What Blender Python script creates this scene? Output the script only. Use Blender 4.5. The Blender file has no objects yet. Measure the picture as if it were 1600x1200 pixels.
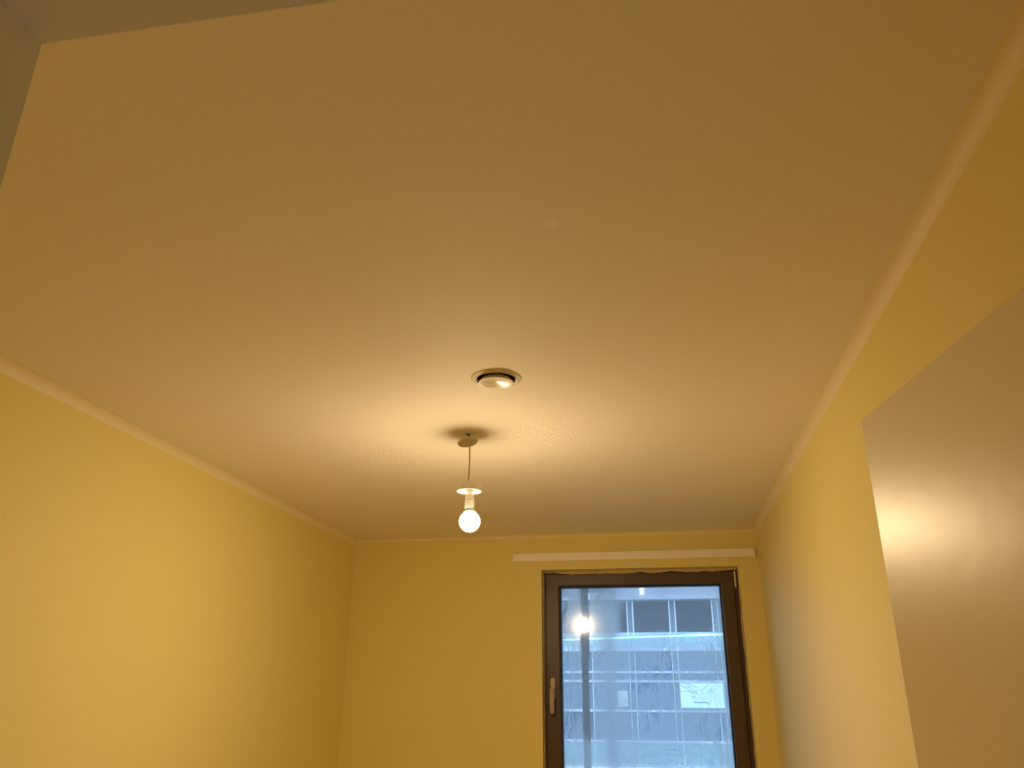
import bpy, bmesh, math, random
from mathutils import Matrix, Vector

scene = bpy.context.scene
COL = scene.collection
random.seed(7)

# ------------------------------------------------------------------ camera
CAM_Z = 1.62
cd = bpy.data.cameras.new('camera')
cd.sensor_fit = 'HORIZONTAL'; cd.sensor_width = 36.0; cd.lens = 27.873
cd.clip_start = 0.02; cd.clip_end = 200
cam = bpy.data.objects.new('camera', cd); COL.objects.link(cam)
cam.matrix_world = Matrix(((0.9845, 0.0589, 0.1651, 0.0),
                           (0.1752, -0.3608, -0.9160, 0.0),
                           (0.0056, 0.9308, -0.3656, CAM_Z),
                           (0, 0, 0, 1)))
scene.camera = cam

# ------------------------------------------------------------------ world: even blue dusk sky
world = bpy.data.worlds.new('dusk'); scene.world = world
world.use_nodes = True
bg = world.node_tree.nodes['Background']
bg.inputs['Color'].default_value = (0.34, 0.505, 0.72, 1)
bg.inputs['Strength'].default_value = 2.95

# ------------------------------------------------------------------ exposure
vs = scene.view_settings
vs.view_transform = 'Standard'; vs.look = 'None'; vs.gamma = 1.0
vs.use_curve_mapping = False; vs.exposure = 0.0
scene.cycles.max_bounces = 9
scene.cycles.diffuse_bounces = 6
scene.cycles.transparent_max_bounces = 16
scene.cycles.sample_clamp_indirect = 6.0
scene.cycles.use_light_tree = False
scene.cycles.adaptive_threshold = 0.03
scene.cycles.adaptive_min_samples = 24
scene.cycles.caustics_reflective = False

BULB_COLOR = (1.0, 0.76, 0.44, 1)
BULB_STRENGTH = 580.0

# ------------------------------------------------------------------ materials
def mat(name, color, rough=0.6, metal=0.0, spec=0.5, bump=0.0, bscale=200.0, vary=0.0, vscale=3.0, coat=0.0):
    m = bpy.data.materials.new(name); m.use_nodes = True
    nt = m.node_tree; b = nt.nodes['Principled BSDF']
    b.inputs['Base Color'].default_value = (*color, 1)
    b.inputs['Roughness'].default_value = rough
    b.inputs['Metallic'].default_value = metal
    b.inputs['Specular IOR Level'].default_value = spec
    b.inputs['Coat Weight'].default_value = coat
    tc = nt.nodes.new('ShaderNodeTexCoord')
    if bump:
        n = nt.nodes.new('ShaderNodeTexNoise'); n.inputs['Scale'].default_value = bscale
        n.inputs['Detail'].default_value = 3
        bp = nt.nodes.new('ShaderNodeBump'); bp.inputs['Strength'].default_value = bump
        bp.inputs['Distance'].default_value = 0.002
        nt.links.new(tc.outputs['Object'], n.inputs['Vector'])
        nt.links.new(n.outputs['Fac'], bp.inputs['Height'])
        nt.links.new(bp.outputs['Normal'], b.inputs['Normal'])
    if vary:
        n = nt.nodes.new('ShaderNodeTexNoise'); n.inputs['Scale'].default_value = vscale
        n.inputs['Detail'].default_value = 4
        mr = nt.nodes.new('ShaderNodeMapRange')
        mr.inputs['To Min'].default_value = 1 - vary; mr.inputs['To Max'].default_value = 1 + vary
        mx = nt.nodes.new('ShaderNodeVectorMath'); mx.operation = 'SCALE'
        mx.inputs[0].default_value = color
        nt.links.new(tc.outputs['Object'], n.inputs['Vector'])
        nt.links.new(n.outputs['Fac'], mr.inputs['Value'])
        nt.links.new(mr.outputs['Result'], mx.inputs['Scale'])
        nt.links.new(mx.outputs['Vector'], b.inputs['Base Color'])
    return m

def emit(name, color, strength):
    m = bpy.data.materials.new(name); m.use_nodes = True
    b = m.node_tree.nodes['Principled BSDF']
    b.inputs['Base Color'].default_value = (*[c * 0.3 for c in color], 1)
    b.inputs['Emission Color'].default_value = (*color, 1)
    b.inputs['Emission Strength'].default_value = strength
    m.cycles.emission_sampling = 'NONE'
    return m

class NT:
    """tiny expression helper for shader node maths"""
    def __init__(s, nt): s.nt = nt
    def v(s, sock, x):
        if isinstance(x, (int, float)): sock.default_value = x
        else: s.nt.links.new(x, sock)
    def m(s, op, a, b=0.0, c=0.0, clamp=False):
        n = s.nt.nodes.new('ShaderNodeMath'); n.operation = op; n.use_clamp = clamp
        s.v(n.inputs[0], a); s.v(n.inputs[1], b); s.v(n.inputs[2], c)
        return n.outputs[0]
    def add(s, a, b): return s.m('ADD', a, b)
    def sub(s, a, b): return s.m('SUBTRACT', a, b)
    def mul(s, a, b): return s.m('MULTIPLY', a, b)
    def step(s, x, lo, hi, a=0.0, b=1.0):
        n = s.nt.nodes.new('ShaderNodeMapRange'); n.interpolation_type = 'SMOOTHSTEP'
        s.v(n.inputs['Value'], x)
        n.inputs['From Min'].default_value = lo; n.inputs['From Max'].default_value = hi
        n.inputs['To Min'].default_value = a; n.inputs['To Max'].default_value = b
        return n.outputs['Result']
    def xyz(s, x, y, z):
        n = s.nt.nodes.new('ShaderNodeCombineXYZ')
        s.v(n.inputs[0], x); s.v(n.inputs[1], y); s.v(n.inputs[2], z)
        return n.outputs[0]
    def noise(s, vec, scale=1.0, detail=2.0, dist=0.0):
        n = s.nt.nodes.new('ShaderNodeTexNoise'); s.nt.links.new(vec, n.inputs['Vector'])
        n.inputs['Scale'].default_value = scale; n.inputs['Detail'].default_value = detail
        n.inputs['Distortion'].default_value = dist
        return n.outputs['Fac']
    def blob(s, x, z, cx, cz, rx, rz):
        a = s.mul(s.sub(x, cx), 1 / rx); b = s.mul(s.sub(z, cz), 1 / rz)
        d = s.add(s.mul(a, a), s.mul(b, b))
        return s.m('EXPONENT', s.mul(d, -1.0))

M = {}
M['wall'] = mat('cream wall paint', (0.80, 0.685, 0.275), 0.55, spec=0.35, bump=0.10, bscale=260)
M['ceiling'] = mat('white ceiling paint', (0.88, 0.83, 0.72), 0.7, spec=0.25, bump=0.08, bscale=220)
M['cove'] = mat('white caulk line', (0.84, 0.74, 0.46), 0.6, bump=0.1, bscale=120)
M['floor'] = mat('brown laminate floor', (0.70, 0.53, 0.31), 0.4, vary=0.2, vscale=9)
M['door'] = mat('gloss door paint', (0.86, 0.78, 0.58), 0.34, spec=0.45, bump=0.18, bscale=22)
M['jamb'] = mat('gloss frame paint', (0.88, 0.80, 0.62), 0.4, bump=0.1, bscale=60)
M['hall'] = mat('hall wall paint', (0.88, 0.82, 0.70), 0.6)
M['rail'] = mat('white plastic rail', (0.95, 0.91, 0.82), 0.4)
M['frame'] = mat('brown window profile', (0.078, 0.049, 0.033), 0.38, bump=0.04, bscale=300)
M['gasket'] = mat('black rubber gasket', (0.010, 0.011, 0.018), 0.6)
M['bronze'] = mat('bronze anodised handle', (0.36, 0.28, 0.20), 0.35, metal=0.5)
M['button'] = mat('dark steel lock', (0.16, 0.11, 0.07), 0.3, metal=0.9)
M['plaster'] = mat('smeared plaster', (0.62, 0.46, 0.24), 0.8, bump=0.3, bscale=150)
M['white'] = mat('white plastic', (0.82, 0.80, 0.76), 0.4)
M['vent'] = mat('white enamel', (0.70, 0.63, 0.45), 0.27, spec=0.45)
M['ring'] = mat('white ring enamel', (0.74, 0.66, 0.48), 0.45, spec=0.4)
M['duct'] = mat('dark duct', (0.05, 0.03, 0.025), 0.6)
M['hook'] = mat('dark hook steel', (0.06, 0.035, 0.02), 0.4, metal=0.6)
M['cord'] = mat('cream cord', (0.52, 0.42, 0.25), 0.5)
M['cover'] = mat('translucent plastic cover', (0.62, 0.55, 0.36), 0.35)
M['steel'] = mat('satin steel', (0.6, 0.58, 0.54), 0.3, metal=1.0)
M['post'] = mat('dark brown post', (0.035, 0.028, 0.024), 0.6)
M['asphalt'] = mat('asphalt', (0.10, 0.10, 0.11), 0.9, vary=0.2)
M['mullion'] = mat('pale aluminium mullion', (0.90, 0.93, 0.98), 0.35)
M['fascia'] = mat('pale concrete fascia', (0.80, 0.78, 0.86), 0.7, vary=0.06)
M['darkglass'] = mat('dark window glass', (0.03, 0.035, 0.05), 0.12)
M['ledge'] = mat('light cladding', (0.60, 0.70, 0.80), 0.6)
LIT = [emit('lit office glazing %d' % i, c, s) for i, (c, s) in enumerate([
    ((0.27, 0.50, 0.70), 0.30), ((0.27, 0.50, 0.70), 0.22), ((0.27, 0.48, 0.68), 0.14), ((0.32, 0.62, 0.76), 0.70)])]
M['bright'] = emit('bright lit glazing', (0.55, 0.90, 1.0), 2.0)
M['led'] = emit('cyan led strip', (0.35, 0.92, 1.0), 5.0)
M['signlit'] = emit('backlit sign face', (0.55, 1.0, 0.98), 2.4)
M['screen'] = emit('small lit notice', (0.62, 0.90, 0.90), 1.0)
M['ink'] = mat('sign ink', (0.02, 0.12, 0.13), 0.6)
M['spot'] = emit('small white lamp', (0.8, 0.95, 1.0), 4.0)

# ceiling: one faint filler dab
def ceiling_dab():
    nt = M['ceiling'].node_tree; e = NT(nt)
    tc = nt.nodes.new('ShaderNodeTexCoord'); sp = nt.nodes.new('ShaderNodeSeparateXYZ')
    nt.links.new(tc.outputs['Object'], sp.inputs[0])
    d = e.blob(sp.outputs[0], sp.outputs[1], -0.151, 1.231, 0.011, 0.013)
    mx = nt.nodes.new('ShaderNodeMix'); mx.data_type = 'RGBA'
    mx.inputs['A'].default_value = (0.88, 0.83, 0.72, 1); mx.inputs['B'].default_value = (0.93, 0.91, 0.86, 1)
    nt.links.new(d, mx.inputs['Factor'])
    nt.links.new(mx.outputs['Result'], nt.nodes['Principled BSDF'].inputs['Base Color'])
ceiling_dab()

# bulb: frosted globe, less light near its collar
def bulb_mat():
    m = bpy.data.materials.new('frosted lit globe'); m.use_nodes = True
    nt = m.node_tree; e = NT(nt)
    for n in list(nt.nodes):
        if n.type != 'OUTPUT_MATERIAL': nt.nodes.remove(n)
    out = [n for n in nt.nodes if n.type == 'OUTPUT_MATERIAL'][0]
    tc = nt.nodes.new('ShaderNodeTexCoord'); sp = nt.nodes.new('ShaderNodeSeparateXYZ')
    nt.links.new(tc.outputs['Object'], sp.inputs[0])
    # object z runs from -0.033 (tip) to +0.033 (collar)
    f = e.add(e.step(sp.outputs[2], -0.010, 0.018, 0.88, 0.11), e.step(sp.outputs[2], -0.031, -0.018, 1.3, 0.0))
    em = nt.nodes.new('ShaderNodeEmission'); em.inputs['Color'].default_value = BULB_COLOR
    nt.links.new(e.mul(f, BULB_STRENGTH), em.inputs['Strength'])
    nt.links.new(em.outputs[0], out.inputs['Surface'])
    return m
M['globe'] = bulb_mat()

# window pane: clear glass under a wiped, streaky cleaning film
def pane_mat():
    m = bpy.data.materials.new('glass with wiped film'); m.use_nodes = True
    nt = m.node_tree; e = NT(nt)
    for n in list(nt.nodes):
        if n.type != 'OUTPUT_MATERIAL': nt.nodes.remove(n)
    out = [n for n in nt.nodes if n.type == 'OUTPUT_MATERIAL'][0]
    tc = nt.nodes.new('ShaderNodeTexCoord'); sp = nt.nodes.new('ShaderNodeSeparateXYZ')
    nt.links.new(tc.outputs['Object'], sp.inputs[0])
    x, z = sp.outputs[0], sp.outputs[2]
    big = e.noise(e.xyz(e.mul(x, 5), 0.0, e.mul(z, 4)), 1.0, 3)
    wob = e.mul(e.sub(e.noise(e.xyz(e.mul(x, 9), 3.0, e.mul(z, 9)), 1.0, 2), 0.5), 0.10)
    xw, zw = e.add(x, wob), e.add(z, e.mul(wob, 0.6))
    drip = e.noise(e.xyz(e.mul(xw, 55), 1.0, e.mul(z, 8)), 1.0, 3, 0.4)
    fine = e.noise(e.xyz(e.mul(xw, 190), 5.0, e.mul(z, 14)), 1.0, 2)
    cross = e.noise(e.xyz(e.mul(x, 6), 8.0, e.mul(zw, 90)), 1.0, 2)
    # heavy upright band of film, left of centre
    band = e.blob(x, z, -0.170, 0.05, 0.036, 0.9)
    # wiped patch, upper right
    px = e.mul(e.step(xw, -0.15, -0.08), e.step(xw, 0.335, 0.405, 1, 0))
    pz = e.mul(e.step(zw, 0.275, 0.335), e.step(z, 0.455, 0.475, 1, 0))
    patch = e.mul(px, pz)
    # runs where the film washed off
    zone = e.blob(x, z, 0.02, -0.10, 0.07, 0.06)
    for (cx, cz, rx, rz, w) in ((0.33, -0.15, 0.09, 0.07, 1.0), (-0.375, -0.06, 0.045, 0.16, 1.0),
                                (-0.375, 0.19, 0.04, 0.06, .7), (-0.40, 0.42, 0.03, 0.08, .8),
                                (0.12, 0.12, 0.13, 0.03, .7), (0.0, 0.04, 0.10, 0.025, .7),
                                (0.25, -0.30, 0.10, 0.03, .6), (0.14, 0.20, 0.05, .03, .5),
                                (-0.27, 0.05, 0.025, 0.22, 1.2)):
        zone = e.add(zone, e.mul(e.blob(x, z, cx, cz, rx, rz), w))
    run = e.mul(e.step(drip, 0.47, 0.60), e.m('MINIMUM', zone, 1.0))
    # circular wiping marks
    def arcs(cx, cz, r0, r1, k):
        dx, dz = e.sub(x, cx), e.sub(z, cz)
        r = e.m('SQRT', e.add(e.mul(dx, dx), e.mul(dz, dz)))
        rr = e.add(r, e.mul(wob, 0.8))
        w = e.noise(e.xyz(e.mul(rr, k), cx, e.mul(e.m('ARCTAN2', dz, dx), 1.3)), 1.0, 2, 0.5)
        w = e.sub(e.step(w, 0.42, 0.64, 0.0, 2.0), 1.0)
        msk = e.mul(e.step(r, r0, r0 + .03), e.step(r, r1 - .03, r1, 1, 0))
        return e.mul(w, msk)
    arc = e.add(arcs(0.25, 0.19, 0.05, 0.19, 110.0), arcs(0.10, -0.55, 0.22, 0.38, 90.0))
    arc = e.add(arc, e.mul(arcs(-0.05, 0.10, 0.16, 0.24, 60.0), 0.5))
    # thin diagonal scratches
    d1 = e.add(e.mul(x, 0.80), e.mul(z, 0.60)); d2 = e.sub(e.mul(x, 0.60), e.mul(z, 0.80))
    scr = e.step(e.noise(e.xyz(e.mul(d1, 11), 2.0, e.mul(d2, 330)), 1.0, 0), 0.76, 0.82)
    up = e.step(e.noise(e.xyz(e.mul(x, 240), 9.0, e.mul(z, 7)), 1.0, 0), 0.76, 0.84)
    edge = e.add(e.step(x, -0.424, -0.385, 1, 0), e.step(x, 0.375, 0.424))
    den = e.add(0.57, e.mul(e.sub(big, 0.5), 0.55))
    den = e.add(den, e.mul(band, 0.36))
    den = e.add(den, e.mul(e.sub(fine, 0.5), 0.16))
    den = e.add(den, e.mul(e.sub(cross, 0.5), 0.12))
    den = e.add(den, e.mul(arc, 0.13))
    den = e.sub(den, e.mul(patch, 0.52))
    den = e.sub(den, e.mul(run, 0.95))
    den = e.add(den, e.mul(e.add(scr, up), 0.22))
    den = e.add(den, e.mul(edge, 0.18))
    den = e.add(den, e.mul(e.blob(x, z, -0.36, 0.42, 0.22, 0.16), 0.45))
    strip = e.step(e.m('ABSOLUTE', e.add(e.add(x, e.mul(wob, 0.3)), 0.290)), 0.014, 0.034, 1.0, 0.0)
    strip = e.mul(strip, e.step(z, -0.24, -0.12))
    den = e.sub(den, e.mul(strip, e.step(big, 0.25, 0.6, 0.45, 0.8)))
    den = e.m('MAXIMUM', e.m('MINIMUM', den, 0.92), 0.16)
    tr = nt.nodes.new('ShaderNodeBsdfTransparent'); tr.inputs['Color'].default_value = (0.96, 0.98, 1, 1)
    tl = nt.nodes.new('ShaderNodeBsdfTranslucent'); tl.inputs['Color'].default_value = (0.84, 0.93, 0.98, 1)
    mx = nt.nodes.new('ShaderNodeMixShader')
    nt.links.new(e.mul(den, 0.80), mx.inputs[0])
    nt.links.new(tr.outputs[0], mx.inputs[1]); nt.links.new(tl.outputs[0], mx.inputs[2])
    gl = nt.nodes.new('ShaderNodeBsdfGlossy'); gl.inputs['Color'].default_value = (1, 1, 1, 1)
    nt.links.new(e.add(0.045, e.mul(den, 0.10)), gl.inputs['Roughness'])
    fr = nt.nodes.new('ShaderNodeFresnel'); fr.inputs['IOR'].default_value = 1.5
    m2 = nt.nodes.new('ShaderNodeMixShader')
    nt.links.new(fr.outputs[0], m2.inputs[0])
    nt.links.new(mx.outputs[0], m2.inputs[1]); nt.links.new(gl.outputs[0], m2.inputs[2])
    nt.links.new(m2.outputs[0], out.inputs['Surface'])
    return m
M['pane'] = pane_mat()

# ------------------------------------------------------------------ mesh helpers
def link(name, bm, material, parent=None, loc=(0, 0, 0), smooth=False, bevel=0.0, seg=2):
    bmesh.ops.recalc_face_normals(bm, faces=bm.faces[:])
    me = bpy.data.meshes.new(name); bm.to_mesh(me); bm.free()
    if material: me.materials.append(M[material] if isinstance(material, str) else material)
    if smooth:
        for p in me.polygons: p.use_smooth = True
    o = bpy.data.objects.new(name, me); COL.objects.link(o)
    o.location = loc
    if parent: o.parent = parent
    if bevel:
        b = o.modifiers.new('bevel', 'BEVEL'); b.width = bevel; b.segments = seg; b.limit_method = 'ANGLE'
    return o

def empty(name, loc, rz=0.0):
    o = bpy.data.objects.new(name, None); COL.objects.link(o)
    o.empty_display_size = 0.1; o.location = loc; o.rotation_euler.z = rz
    return o

def tag(o, label=None, cat=None, group=None, kind=None):
    if label: o['label'] = label
    if cat: o['category'] = cat
    if group: o['group'] = group
    if kind: o['kind'] = kind
    return o

def bx(bm, x0, x1, y0, y1, z0, z1):
    v = [bm.verts.new(p) for p in ((x0, y0, z0), (x1, y0, z0), (x1, y1, z0), (x0, y1, z0),
                                   (x0, y0, z1), (x1, y0, z1), (x1, y1, z1), (x0, y1, z1))]
    for f in ((0, 3, 2, 1), (4, 5, 6, 7), (0, 1, 5, 4), (1, 2, 6, 5), (2, 3, 7, 6), (3, 0, 4, 7)):
        bm.faces.new([v[i] for i in f])

def box(name, x0, x1, y0, y1, z0, z1, material, parent=None, bevel=0.0):
    bm = bmesh.new(); bx(bm, x0, x1, y0, y1, z0, z1)
    return link(name, bm, material, parent, bevel=bevel)

def lathe(bm, prof, seg=48):
    rings = []
    for (r, z) in prof:
        if r < 1e-6: rings.append([bm.verts.new((0, 0, z))])
        else: rings.append([bm.verts.new((r * math.cos(2 * math.pi * k / seg), r * math.sin(2 * math.pi * k / seg), z)) for k in range(seg)])
    for a, b in zip(rings, rings[1:]):
        for k in range(seg):
            k2 = (k + 1) % seg
            if len(a) == 1 and len(b) == 1: continue
            if len(a) == 1: bm.faces.new((a[0], b[k], b[k2]))
            elif len(b) == 1: bm.faces.new((a[k], a[k2], b[0]))
            else: bm.faces.new((a[k], a[k2], b[k2], b[k]))

def lathe_obj(name, prof, material, parent, loc=(0, 0, 0), seg=48, sharp=35):
    bm = bmesh.new(); lathe(bm, prof, seg)
    o = link(name, bm, material, parent, loc, smooth=True)
    o.data.set_sharp_from_angle(angle=math.radians(sharp))
    return o

def tube(bm, pts, r, seg=10):
    pts = [Vector(p) for p in pts]; rings = []
    up = Vector((0.31, 0.95, 0.05)).normalized()
    for i, p in enumerate(pts):
        d = (pts[min(i + 1, len(pts) - 1)] - pts[max(i - 1, 0)]).normalized()
        a = d.cross(up)
        if a.length < 1e-3: a = d.cross(Vector((1, 0, 0)))
        a.normalize(); b = d.cross(a).normalized()
        rings.append([bm.verts.new(p + r * (math.cos(2 * math.pi * k / seg) * a + math.sin(2 * math.pi * k / seg) * b)) for k in range(seg)])
    for A, B in zip(rings, rings[1:]):
        for k in range(seg):
            bm.faces.new((A[k], A[(k + 1) % seg], B[(k + 1) % seg], B[k]))
    bm.faces.new(rings[0]); bm.faces.new(list(reversed(rings[-1])))

def frame_ring(bm, x0, x1, z0, z1, wl, wr, wb, wt, y0, y1):
    """mitred rectangular frame in the x-z plane, from y0 (room side) to y1"""
    o = [(x0, z0), (x1, z0), (x1, z1), (x0, z1)]
    i = [(x0 + wl, z0 + wb), (x1 - wr, z0 + wb), (x1 - wr, z1 - wt), (x0 + wl, z1 - wt)]
    V = {}
    for tagn, pts in (('o', o), ('i', i)):
        for y in (y0, y1):
            V[tagn, y] = [bm.verts.new((p[0], y, p[1])) for p in pts]
    for k in range(4):
        n = (k + 1) % 4
        bm.faces.new((V['o', y0][k], V['o', y0][n], V['i', y0][n], V['i', y0][k]))
        bm.faces.new((V['o', y1][n], V['o', y1][k], V['i', y1][k], V['i', y1][n]))
        bm.faces.new((V['o', y0][n], V['o', y0][k], V['o', y1][k], V['o', y1][n]))
        bm.faces.new((V['i', y0][k], V['i', y0][n], V['i', y1][n], V['i', y1][k]))

# ------------------------------------------------------------------ room shell
XL, XR = -1.636, 0.512
YF, YB = 0.328, 4.202          # room faces of front and back wall
ZC = 2.42
DOOR_XL, DOOR_XR, DOOR_Z = -0.361, 0.445, 2.000
HALL_Y = 0.19                  # hall face of the front wall
WX0, WX1, WZ0, WZ1 = -0.594, 0.409, 1.00, 2.235   # window opening
T = 0.20

tag(box('floor', XL - T, XR + T, -1.4, YB + 0.30, -0.12, 0.0, 'floor'), 'brown laminate floor of the room and hall', kind='structure')
tag(box('wall_left', XL - T, XL, YF - 0.0, YB, 0, ZC, 'wall'), 'plain cream left wall', kind='structure')
tag(box('wall_right', XR, XR + T, YF - 0.0, YB, 0, ZC, 'wall'), 'plain cream right wall beside the window and door', kind='structure')

bm = bmesh.new()
bx(bm, XL - T, WX0, YB, YB + 0.30, 0, ZC); bx(bm, WX1, XR + T, YB, YB + 0.30, 0, ZC)
bx(bm, WX0, WX1, YB, YB + 0.30, 0, WZ0); bx(bm, WX0, WX1, YB, YB + 0.30, WZ1, ZC)
tag(link('wall_back', bm, 'wall'), 'cream end wall with the window', kind='structure')

bm = bmesh.new()
bx(bm, XL - T, DOOR_XL - 0.03, HALL_Y, YF, 0, ZC); bx(bm, DOOR_XR + 0.03, XR + T, HALL_Y, YF, 0, ZC)
bx(bm, DOOR_XL - 0.03, DOOR_XR + 0.03, HALL_Y, YF, DOOR_Z + 0.03, ZC)
tag(link('wall_front', bm, 'wall'), 'wall around the doorway the picture is taken from', kind='structure')

# ceiling with the round duct hole
VX, VY, VR = -0.396, 1.956, 0.0560
def ceiling():
    bm = bmesh.new(); N = 48; h = 0.11
    x0, x1, y0, y1 = XL - T, XR + T, HALL_Y, YB + 0.30
    def q(a, b, c, d): bm.faces.new([bm.verts.new((p[0], p[1], ZC)) for p in (a, b, c, d)])
    q((x0, y0), (x1, y0), (x1, VY - h), (x0, VY - h)); q((x0, VY + h), (x1, VY + h), (x1, y1), (x0, y1))
    q((x0, VY - h), (VX - h, VY - h), (VX - h, VY + h), (x0, VY + h))
    q((VX + h, VY - h), (x1, VY - h), (x1, VY + h), (VX + h, VY + h))
    ci, sq = [], []
    for k in range(N):
        a = 2 * math.pi * (k + 0.5) / N - math.pi / 4
        c, s = math.cos(a), math.sin(a); m_ = max(abs(c), abs(s))
        ci.append(bm.verts.new((VX + VR * c, VY + VR * s, ZC))); sq.append(bm.verts.new((VX + h * c / m_, VY + h * s / m_, ZC)))
    for k in range(N):
        n = (k + 1) % N
        bm.faces.new((ci[k], ci[n], sq[n], sq[k]))
    for i in range(4):           # square corners
        a = math.pi / 4 * (2 * i - 1)
        kk = (i * N // 4 - 1) % N; kn = (kk + 1) % N
        cv = bm.verts.new((VX + h * (1 if math.cos(a) > 0 else -1), VY + h * (1 if math.sin(a) > 0 else -1), ZC))
        bm.faces.new((sq[kk], cv, sq[kn]))
    # slab above
    bmesh.ops.remove_doubles(bm, verts=bm.verts[:], dist=1e-5)
    for f in bm.faces:
        if f.normal.z > 0: f.normal_flip()
    o = link('ceiling', bm, 'ceiling')
    return o
c = ceiling()
s_ = c.modifiers.new('slab', 'SOLIDIFY'); s_.thickness = 0.15; s_.offset = -1
bm = bmesh.new(); bm.from_mesh(c.data)
for f in bm.faces:
    if f.normal.z > 0: f.normal_flip()
bm.to_mesh(c.data); bm.free()
tag(c, 'plain white ceiling tinted yellow by the bulb', kind='structure')

# painted coves where ceiling meets wall
def cove(name, p0, p1, inward, label, r=0.030):
    bm = bmesh.new(); n = 6
    p0, p1, iw = Vector(p0), Vector(p1), Vector(inward)
    prof = [(0.0, 0.0)] + [(r - r * math.cos(math.pi / 2 * k / n), r - r * math.sin(math.pi / 2 * k / n)) for k in range(n + 1)]
    # (distance from wall, distance below ceiling): concave quarter
    A, B = [], []
    for (a, b) in prof:
        off = iw * a + Vector((0, 0, -b))
        A.append(bm.verts.new(p0 + off)); B.append(bm.verts.new(p1 + off))
    m_ = len(prof)
    for k in range(m_):
        bm.faces.new((A[k], A[(k + 1) % m_], B[(k + 1) % m_], B[k]))
    bm.faces.new(A); bm.faces.new(list(reversed(B)))
    o = link(name, bm, 'cove', smooth=True); o.data.set_sharp_from_angle(angle=math.radians(50))
    return tag(o, label, kind='structure')
cove('trim_1', (XL, YF, ZC), (XL, YB, ZC), (1, 0, 0), 'pale caulked line between left wall and ceiling')
cove('trim_2', (XR, YF, ZC), (XR, YB, ZC), (-1, 0, 0), 'pale caulked line between right wall and ceiling')
cove('trim_3', (XL, YB, ZC), (XR, YB, ZC), (0, -1, 0), 'pale caulked line between end wall and ceiling', r=0.016)

# door lining (what the camera looks out from)
lining = empty('trim_4', (0, 0, 0)); tag(lining, 'painted door lining around the doorway', kind='structure')
box('jamb', DOOR_XL - 0.03, DOOR_XL, HALL_Y, YF, 0, DOOR_Z, 'jamb', lining)
box('jamb', DOOR_XR, DOOR_XR + 0.03, HALL_Y, YF, 0, DOOR_Z, 'jamb', lining)
box('head', DOOR_XL - 0.03, DOOR_XR + 0.03, HALL_Y, YF, DOOR_Z, DOOR_Z + 0.03, 'jamb', lining)

# hall behind the camera
tag(box('wall_hall_left', -0.95, -0.85, -1.4, HALL_Y, 0, ZC, 'hall'), 'hall side wall', kind='structure')
tag(box('wall_hall_right', 0.85, 0.95, -1.4, HALL_Y, 0, ZC, 'hall'), 'hall side wall opposite', kind='structure')
tag(box('wall_hall_back', -0.95, 0.95, -1.5, -1.4, 0, ZC, 'hall'), 'hall end wall', kind='structure')
tag(box('ceiling_hall', -0.95, 0.95, -1.5, HALL_Y, ZC, ZC + 0.1, 'hall'), 'hall ceiling', kind='structure')

# ------------------------------------------------------------------ open door leaf
HINGE = (0.4351, 0.3480)
door = empty('door_1', (HINGE[0], HINGE[1], 0), math.radians(9.0))
tag(door, 'glossy painted door standing open at the right', kind='structure')
DW = 0.826
box('leaf', 0.0, 0.040, 0.0, DW, 0.008, 1.995, 'door', door, bevel=0.0015)
lv = empty('lever_handle', (0.0, DW - 0.06, 1.02)); lv.parent = door
bm = bmesh.new(); bx(bm, -0.008, 0.0, -0.02, 0.02, -0.11, 0.11); link('handle_plate', bm, 'steel', lv, bevel=0.004)
bm = bmesh.new(); tube(bm, [(-0.008, 0, 0.05), (-0.045, 0, 0.05), (-0.055, -0.01, 0.05), (-0.055, -0.11, 0.05)], 0.009)
link('lever', bm, 'steel', lv, smooth=True)
for hz in (0.25, 1.75):
    bm = bmesh.new(); tube(bm, [(0.044, -0.006, hz - 0.04), (0.044, -0.006, hz + 0.04)], 0.007); link('hinge', bm, 'steel', door, smooth=True)

# ------------------------------------------------------------------ window
win = empty('window_1', (0, 0, 0)); tag(win, 'brown framed tilt window with smeared, wiped glass', kind='structure')
FY = 4.275
bm = bmesh.new(); frame_ring(bm, WX0, WX1, WZ0, WZ1, 0.030, 0.040, 0.04, 0.03, FY + 0.012, FY + 0.085)
link('outer_frame', bm, 'frame', win, bevel=0.002)
SX0, SX1, SZ0, SZ1 = -0.585, 0.388, 1.02, 2.222
GX0, GX1, GZ0, GZ1 = -0.512, 0.322, 1.09, 2.160
bm = bmesh.new(); frame_ring(bm, SX0, SX1, SZ0, SZ1, GX0 - SX0, SX1 - GX1, GZ0 - SZ0, SZ1 - GZ1, FY, FY + 0.070)
link('sash', bm, 'frame', win, bevel=0.005, seg=3)
bm = bmesh.new(); frame_ring(bm, GX0 - 0.004, GX1 + 0.004, GZ0 - 0.004, GZ1 + 0.004, 0.010, 0.010, 0.010, 0.010, FY + 0.020, FY + 0.074)
link('gasket', bm, 'gasket', win)
PX, PY = (GX0 + GX1) / 2, FY + 0.085
bm = bmesh.new(); bx(bm, GX0 - PX - 0.004, GX1 - PX + 0.004, -0.003, 0.003, GZ0 - 1.62 - 0.004, GZ1 - 1.62 + 0.004)
link('pane', bm, 'pane', win, (PX, PY, 1.62))

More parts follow.
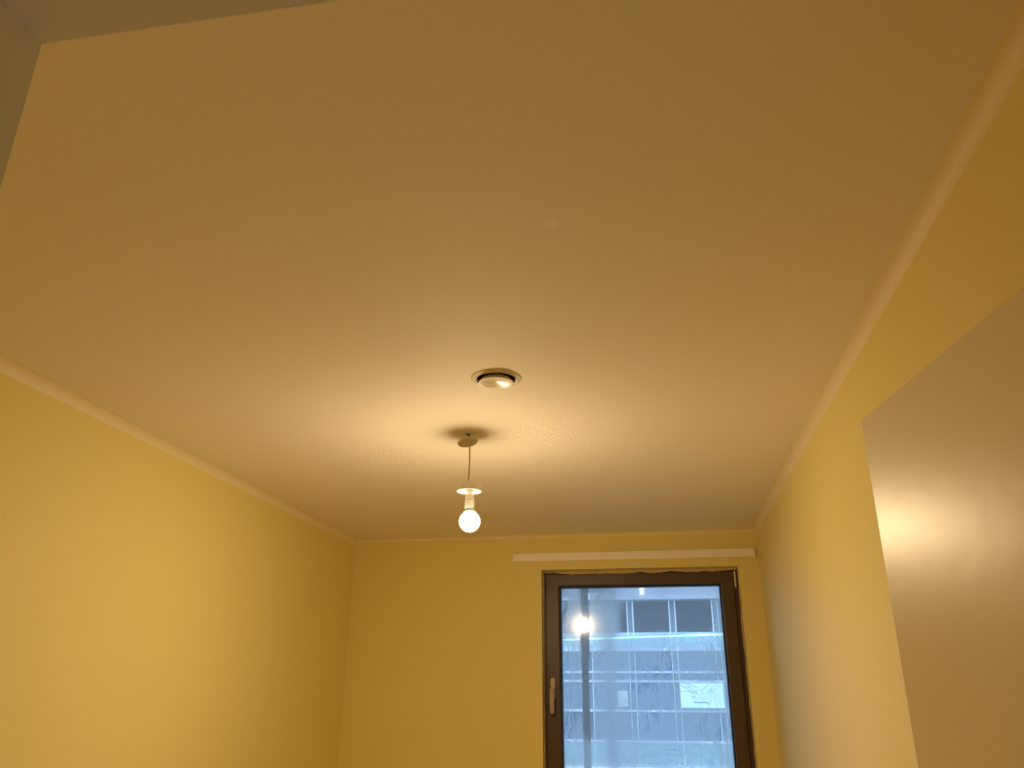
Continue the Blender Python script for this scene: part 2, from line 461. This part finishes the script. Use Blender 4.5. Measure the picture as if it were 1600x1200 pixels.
# handle: long rosette, turned-down lever, lock button
def capsule_prism(bm, w, h, y0, y1, cz, taper=1.0, n=10):
    pts = []
    r = w / 2
    for k in range(n + 1):
        a = math.pi * k / n; pts.append((r * math.cos(a), cz + h / 2 - r + r * math.sin(a)))
    r2 = r * taper
    for k in range(n + 1):
        a = math.pi + math.pi * k / n; pts.append((r2 * math.cos(a), cz - h / 2 + r2 + r2 * math.sin(a)))
    A = [bm.verts.new((p[0], y0, p[1])) for p in pts]; B = [bm.verts.new((p[0], y1, p[1])) for p in pts]
    m_ = len(pts)
    bm.faces.new(A); bm.faces.new(list(reversed(B)))
    for k in range(m_): bm.faces.new((A[k], B[k], B[(k + 1) % m_], A[(k + 1) % m_]))
hd = empty('window_handle', (-0.5505, FY, 1.62)); hd.parent = win
bm = bmesh.new(); capsule_prism(bm, 0.027, 0.104, -0.010, 0.0, 0.034); link('rosette', bm, 'bronze', hd, bevel=0.003)
bm = bmesh.new(); tube(bm, [(0, -0.008, 0.012), (0, -0.034, 0.012)], 0.0095, 16); link('neck', bm, 'bronze', hd, smooth=False)
bm = bmesh.new(); capsule_prism(bm, 0.028, 0.126, -0.052, -0.032, -0.025, 0.8); link('lever', bm, 'bronze', hd, bevel=0.006, seg=3)
bm = bmesh.new(); tube(bm, [(0.0, -0.050, 0.016), (0.0, -0.056, 0.016)], 0.0066, 18); link('lock_button', bm, 'button', hd)
bm = bmesh.new(); tube(bm, [(0.0, -0.0555, 0.016), (0.0, -0.0575, 0.016)], 0.0028, 12); link('key_slot', bm, 'steel', hd)

# pale hinge cover at the top right corner
bm = bmesh.new(); bx(bm, 0.3905, 0.3985, FY - 0.006, FY + 0.012, 2.140, 2.222); link('hinge_cover', bm, 'white', win, bevel=0.002)
tag(win.children[-1], 'pale hinge cover')
for sx, sz in ((0.372, 1.705), (0.374, 1.62), (0.353, 1.655)):
    bm = bmesh.new(); tube(bm, [(sx, FY + 0.001, sz), (sx, FY - 0.0008, sz)], 0.0022, 10); link('screw_cap', bm, 'bronze', win)

# ragged filler left along the frame
def ragged(name, a, b, axis, y, wmin, wmax, sgn, seed, n=70):
    rnd = random.Random(seed); bm = bmesh.new(); P = []
    w = (wmin + wmax) / 2
    for k in range(n + 1):
        t = k / n; p = Vector(a).lerp(Vector(b), t)
        w = max(wmin, min(wmax, w + rnd.uniform(-1, 1) * (wmax - wmin) * 0.38))
        j = rnd.uniform(-0.0007, 0.0007)
        off = Vector((0, 0, sgn * w)) if axis == 'x' else Vector((sgn * w, 0, 0))
        row = [bm.verts.new((p.x, yy, p.z)) for yy in (y + 0.004, y)]
        q = p + off
        row += [bm.verts.new((q.x, yy, q.z)) for yy in (y + j, y + 0.004)]
        P.append(row)
    for A, B in zip(P, P[1:]):
        for k in range(4): bm.faces.new((A[k], A[(k + 1) % 4], B[(k + 1) % 4], B[k]))
    bm.faces.new(P[0]); bm.faces.new(list(reversed(P[-1])))
    o = link(name, bm, 'plaster', win); return tag(o, 'ragged pale filler line')
ragged('filler_line', (WX0 + 0.006, 0, WZ1), (WX1 - 0.004, 0, WZ1), 'x', FY - 0.003, 0.003, 0.016, -1, 3)
ragged('filler_line', (WX1, 0, 1.01), (WX1, 0, 2.13), 'z', FY - 0.002, 0.001, 0.006, -1, 9)
ragged('filler_line', (WX0, 0, 1.01), (WX0, 0, 2.225), 'z', FY - 0.002, 0.001, 0.004, 1, 5)
bm = bmesh.new(); bx(bm, WX0 - 0.03, WX1 + 0.03, YB - 0.04, FY + 0.012, WZ0 - 0.025, WZ0); link('sill', bm, 'white', win, bevel=0.004)

# ------------------------------------------------------------------ rail above the window
rail = empty('curtain_rail', (-0.1235, YB, 2.299))
tag(rail, 'long pale flat batten fixed to the end wall above the window', 'curtain rail')
bm = bmesh.new(); bx(bm, -0.6185, 0.6185, -0.016, 0.0, -0.021, 0.021); link('batten', bm, 'rail', rail, bevel=0.002)
bm = bmesh.new(); bx(bm, -0.6205, -0.6185, -0.017, 0.0, -0.022, 0.022); link('end_cap', bm, 'rail', rail)
bm = bmesh.new(); bx(bm, 0.6185, 0.6205, -0.017, 0.0, -0.022, 0.022); link('end_cap', bm, 'rail', rail)

# ------------------------------------------------------------------ ceiling air valve
vent = empty('ceiling_vent', (VX, VY, ZC))
tag(vent, 'round ceiling air valve with a dished disc and dark gap', 'air vent')
lathe_obj('outer_ring', [(0.0525, 0.010), (0.0530, -0.0040), (0.0540, -0.0056), (0.0555, -0.0060), (0.0575, -0.0048), (0.0620, -0.0036), (0.0665, -0.0026), (0.0685, -0.0012), (0.0688, 0.0), (0.0550, 0.0), (0.0550, 0.010), (0.0525, 0.010)], 'ring', vent, seg=72)
lathe_obj('throat', [(0.0540, 0.004), (0.0522, 0.004), (0.0522, 0.10), (0.0, 0.10), (0.0, 0.102), (0.0540, 0.102), (0.0540, 0.004)], 'duct', vent, seg=48)
lathe_obj('valve_disc', [(0.0, -0.0082), (0.010, -0.0095), (0.020, -0.0113), (0.032, -0.0135), (0.0445, -0.0157), (0.0470, -0.0158), (0.0480, -0.0150), (0.0476, -0.0135), (0.040, -0.003), (0.0, -0.003)], 'vent', vent, seg=72)
lathe_obj('spindle', [(0.0, -0.004), (0.004, -0.004), (0.004, 0.09), (0.0, 0.09)], 'steel', vent, seg=16)

# ------------------------------------------------------------------ pendant lamp
LX, LY = -0.580, 2.424
lamp = empty('pendant_lamp', (LX, LY, ZC))
tag(lamp, 'bare lit globe bulb hanging on a cord from the ceiling hook', 'pendant lamp')
# ceiling hook
bm = bmesh.new()
tube(bm, [(0, 0, 0.0), (0.0005, 0, -0.012), (0.001, 0, -0.020)] + [(0.001 + 0.007 * math.sin(a), 0.0, -0.027 + 0.007 * math.cos(a)) for a in [math.pi * k / 8 for k in range(1, 13)]], 0.0016, 8)
bx(bm, -0.010, 0.004, -0.003, 0.003, -0.003, 0.0)
link('ceiling_hook', bm, 'hook', lamp, smooth=False)
# slipped cover disc, tilted on the cord
dsk = lathe_obj('cover_disc', [(0.0, 0.001), (0.020, 0.0005), (0.031, 0.002), (0.0335, 0.0035), (0.0335, 0.001), (0.031, -0.0015), (0.020, -0.003), (0.008, -0.003), (0.006, -0.008), (0.0, -0.008)], 'cover', lamp, (-0.003, 0.0, -0.030))
dsk.rotation_euler = (math.radians(-6), math.radians(-13), 0)
bm = bmesh.new()
tube(bm, [(-0.012, 0.0, -0.029), (-0.004, -0.001, -0.024), (0.002, 0, -0.034), (0.004, 0, -0.045), (0.0045, 0, -0.06), (0.0050, 0, -0.10), (0.0035, 0, -0.14), (0.0020, 0, -0.170)], 0.0025, 10)
link('cord', bm, 'cord', lamp, smooth=True)
# canopy cup slid down the cord, open underneath
lathe_obj('canopy', [(0.0, -0.1665), (0.036, -0.1665), (0.0385, -0.1675), (0.0398, -0.170), (0.0400, -0.1930), (0.0390, -0.1940), (0.0380, -0.1930), (0.0370, -0.1905), (0.012, -0.1895), (0.010, -0.186), (0.0, -0.186)], 'white', lamp, (0.006, 0, 0))
# lamp holder
lathe_obj('lamp_holder', [(0.0, -0.180), (0.006, -0.180), (0.006, -0.199), (0.011, -0.202), (0.0140, -0.208), (0.0150, -0.2200), (0.0140, -0.2210), (0.0140, -0.2225), (0.0152, -0.2235), (0.0155, -0.2460), (0.0140, -0.2480), (0.0, -0.2480)], 'white', lamp, (0.008, 0, 0))
blb = empty('bulb', (0.010, 0, -0.290)); blb.parent = lamp
lathe_obj('collar', [(0.0, 0.048), (0.0125, 0.048), (0.0135, 0.040), (0.017, 0.034), (0.019, 0.0300), (0.0, 0.0300)], 'white', blb)
bm = bmesh.new(); bmesh.ops.create_uvsphere(bm, u_segments=32, v_segments=18, radius=0.033)
link('globe', bm, 'globe', blb, smooth=True)

# ------------------------------------------------------------------ outside, seen through the smeared pane
tag(box('ground', -30, 30, 4.9, 24.6, -3.2, -3.0, 'asphalt'), 'dark street surface outside the window', kind='structure')

bld = empty('office_building', (0, 24.0, -3.0))
tag(bld, 'blue lit glass office front across the street, seen through the window', 'building')
def bbox(name, x0, x1, y0, y1, z0, z1, m_, par=bld):
    """z relative to eye level, y relative to the facade plane"""
    bm = bmesh.new(); bx(bm, x0, x1, y0, y1, z0 + CAM_Z + 3.0, z1 + CAM_Z + 3.0)
    return link(name, bm, m_, par)
bbox('wall_core', -9, 9, 0.25, 6.0, -4.6, 8.5, 'ledge')
ROWS = [-2.55, -1.76, -1.15, -0.38, 0.39, 1.22]
COLS = [-6.9 + 1.2 * k for k in range(13)]
rnd = random.Random(4)
for r in range(len(ROWS) - 1):
    for k in range(len(COLS) - 1):
        m_ = M['bright'] if r == 0 else LIT[rnd.choice([0, 0, 1, 2]) if r > 1 else 3]
        bbox('glass_panel', COLS[k] + 0.03, COLS[k + 1] - 0.03, 0.06, 0.16, ROWS[r] + 0.02, ROWS[r + 1] - 0.02, m_)
for z in ROWS[1:] + [0.63]:
    bbox('transom', -6.9, 7.5, -0.02, 0.06, z - 0.03, z + 0.03, 'mullion')
for x in COLS:
    for dx in (0.0, 0.16):
        bbox('mullion', x + dx - 0.014, x + dx + 0.014, 0.0, 0.06, -2.55, 3.0, 'mullion')
bbox('spandrel', -6.9, 7.5, 0.06, 0.25, 1.22, 1.70, 'ledge')
for k in range(len(COLS) - 1):
    bbox('dark_window', COLS[k] + 0.20, COLS[k + 1] - 0.03, 0.06, 0.2, 1.72, 2.60, 'darkglass')
bbox('fascia', -7.2, 7.8, -0.10, 0.25, 2.63, 3.55, 'fascia')
bbox('cornice', -7.2, 7.8, -0.14, -0.10, 2.60, 2.66, 'mullion')
bbox('plinth', -7.2, 7.8, -0.05, 0.25, -4.62, -2.57, 'ledge')
sp_ = bbox('lamp', -0.50, -0.39, -0.16, -0.10, 2.74, 2.95, M['spot']); tag(sp_, 'small white lamp on the fascia')
# tilted led strip hung along the front
bm = bmesh.new()
zz = CAM_Z + 3.0
v = [bm.verts.new(p) for p in ((-4.4, -0.12, zz + 1.435), (3.4, -0.12, zz + 1.655), (3.4, -0.06, zz + 1.655), (-4.4, -0.06, zz + 1.435),
                               (-4.4, -0.12, zz + 1.475), (3.4, -0.12, zz + 1.695), (3.4, -0.06, zz + 1.695), (-4.4, -0.06, zz + 1.475))]
for f in ((0, 3, 2, 1), (4, 5, 6, 7), (0, 1, 5, 4), (1, 2, 6, 5), (2, 3, 7, 6), (3, 0, 4, 7)): bm.faces.new([v[i] for i in f])
tag(link('led_strip', bm, 'led', bld), 'glowing cyan light strip')

# backlit sign
sign = empty('lit_sign', (1.04, 23.93, CAM_Z + 0.03))
tag(sign, 'bright cyan backlit sign with dark lettering on the office front', 'sign')
bm = bmesh.new(); bx(bm, -0.575, 0.575, -0.07, 0.0, -0.31, 0.31); link('sign_face', bm, M['signlit'], sign)
bm = bmesh.new(); frame_ring(bm, -0.60, 0.60, -0.335, 0.335, 0.025, 0.025, 0.025, 0.025, -0.08, 0.0); link('sign_frame', bm, 'mullion', sign)
def text(name, body, size, x, z, parent):
    cu = bpy.data.curves.new(name, 'FONT'); cu.body = body; cu.size = size; cu.extrude = 0.004
    t = bpy.data.objects.new(name, cu); COL.objects.link(t)
    dg = bpy.context.evaluated_depsgraph_get(); me = bpy.data.meshes.new_from_object(t.evaluated_get(dg))
    bpy.data.objects.remove(t); me.materials.clear(); me.materials.append(M['ink'])
    o = bpy.data.objects.new(name, me); COL.objects.link(o)
    o.parent = parent; o.location = (x, -0.076, z); o.rotation_euler = (math.pi / 2, 0, 0)
    return o
text('lettering', 'DA', 0.13, -0.31, 0.045, sign)
for (x0, x1, z0, z1) in ((-0.555, -0.33, 0.095, 0.107), (-0.235, -0.195, -0.20, -0.165), (-0.165, 0.12, -0.195, -0.172), (0.12, 0.17, -0.22, -0.20), (-0.34, -0.332, 0.10, 0.29),
                         (-0.275, -0.262, -0.075, 0.005), (-0.255, -0.225, -0.045, -0.03), (-0.205, -0.192, -0.085, 0.01), (0.20, 0.25, 0.13, 0.145), (0.262, 0.276, 0.07, 0.15)):
    bm = bmesh.new(); bx(bm, x0, x1, -0.076, -0.070, z0, z1); link('printed_line', bm, 'ink', sign)

# small lit notice
note = empty('lit_notice', (-1.122, 23.98, CAM_Z - 0.07))
tag(note, 'small pale lit notice board left of the bright sign', 'notice')
bm = bmesh.new(); bx(bm, -0.135, 0.135, -0.03, 0.0, -0.21, 0.21); link('notice_face', bm, M['screen'], note)
for i in range(3):
    for j in range(3):
        bm = bmesh.new(); bx(bm, -0.09 + 0.07 * i, -0.05 + 0.07 * i, -0.034, -0.03, -0.18 + 0.075 * j, -0.14 + 0.075 * j); link('notice_print', bm, 'ledge', note)

# dark post outside
post = empty('street_post', (-0.718, 8.0, -3.0))
tag(post, 'dark slim post with a short bracket standing outside the glass', 'post')
lathe_obj('shaft', [(0.0, 0.0), (0.09, 0.0), (0.09, 0.25), (0.034, 0.3), (0.034, 4.9), (0.047, 5.0), (0.047, 5.62), (0.0, 5.62)], 'post', post, seg=20)
bm = bmesh.new(); tube(bm, [(0, 0, 5.58), (0.10, 0, 5.585), (0.21, 0, 5.59)], 0.022, 10); link('bracket', bm, 'post', post, smooth=True)
bm = bmesh.new(); tube(bm, [(0.18, 0, 5.57), (0.10, 0, 5.45), (0.03, 0, 5.30)], 0.016, 10); link('brace', bm, 'post', post, smooth=True)
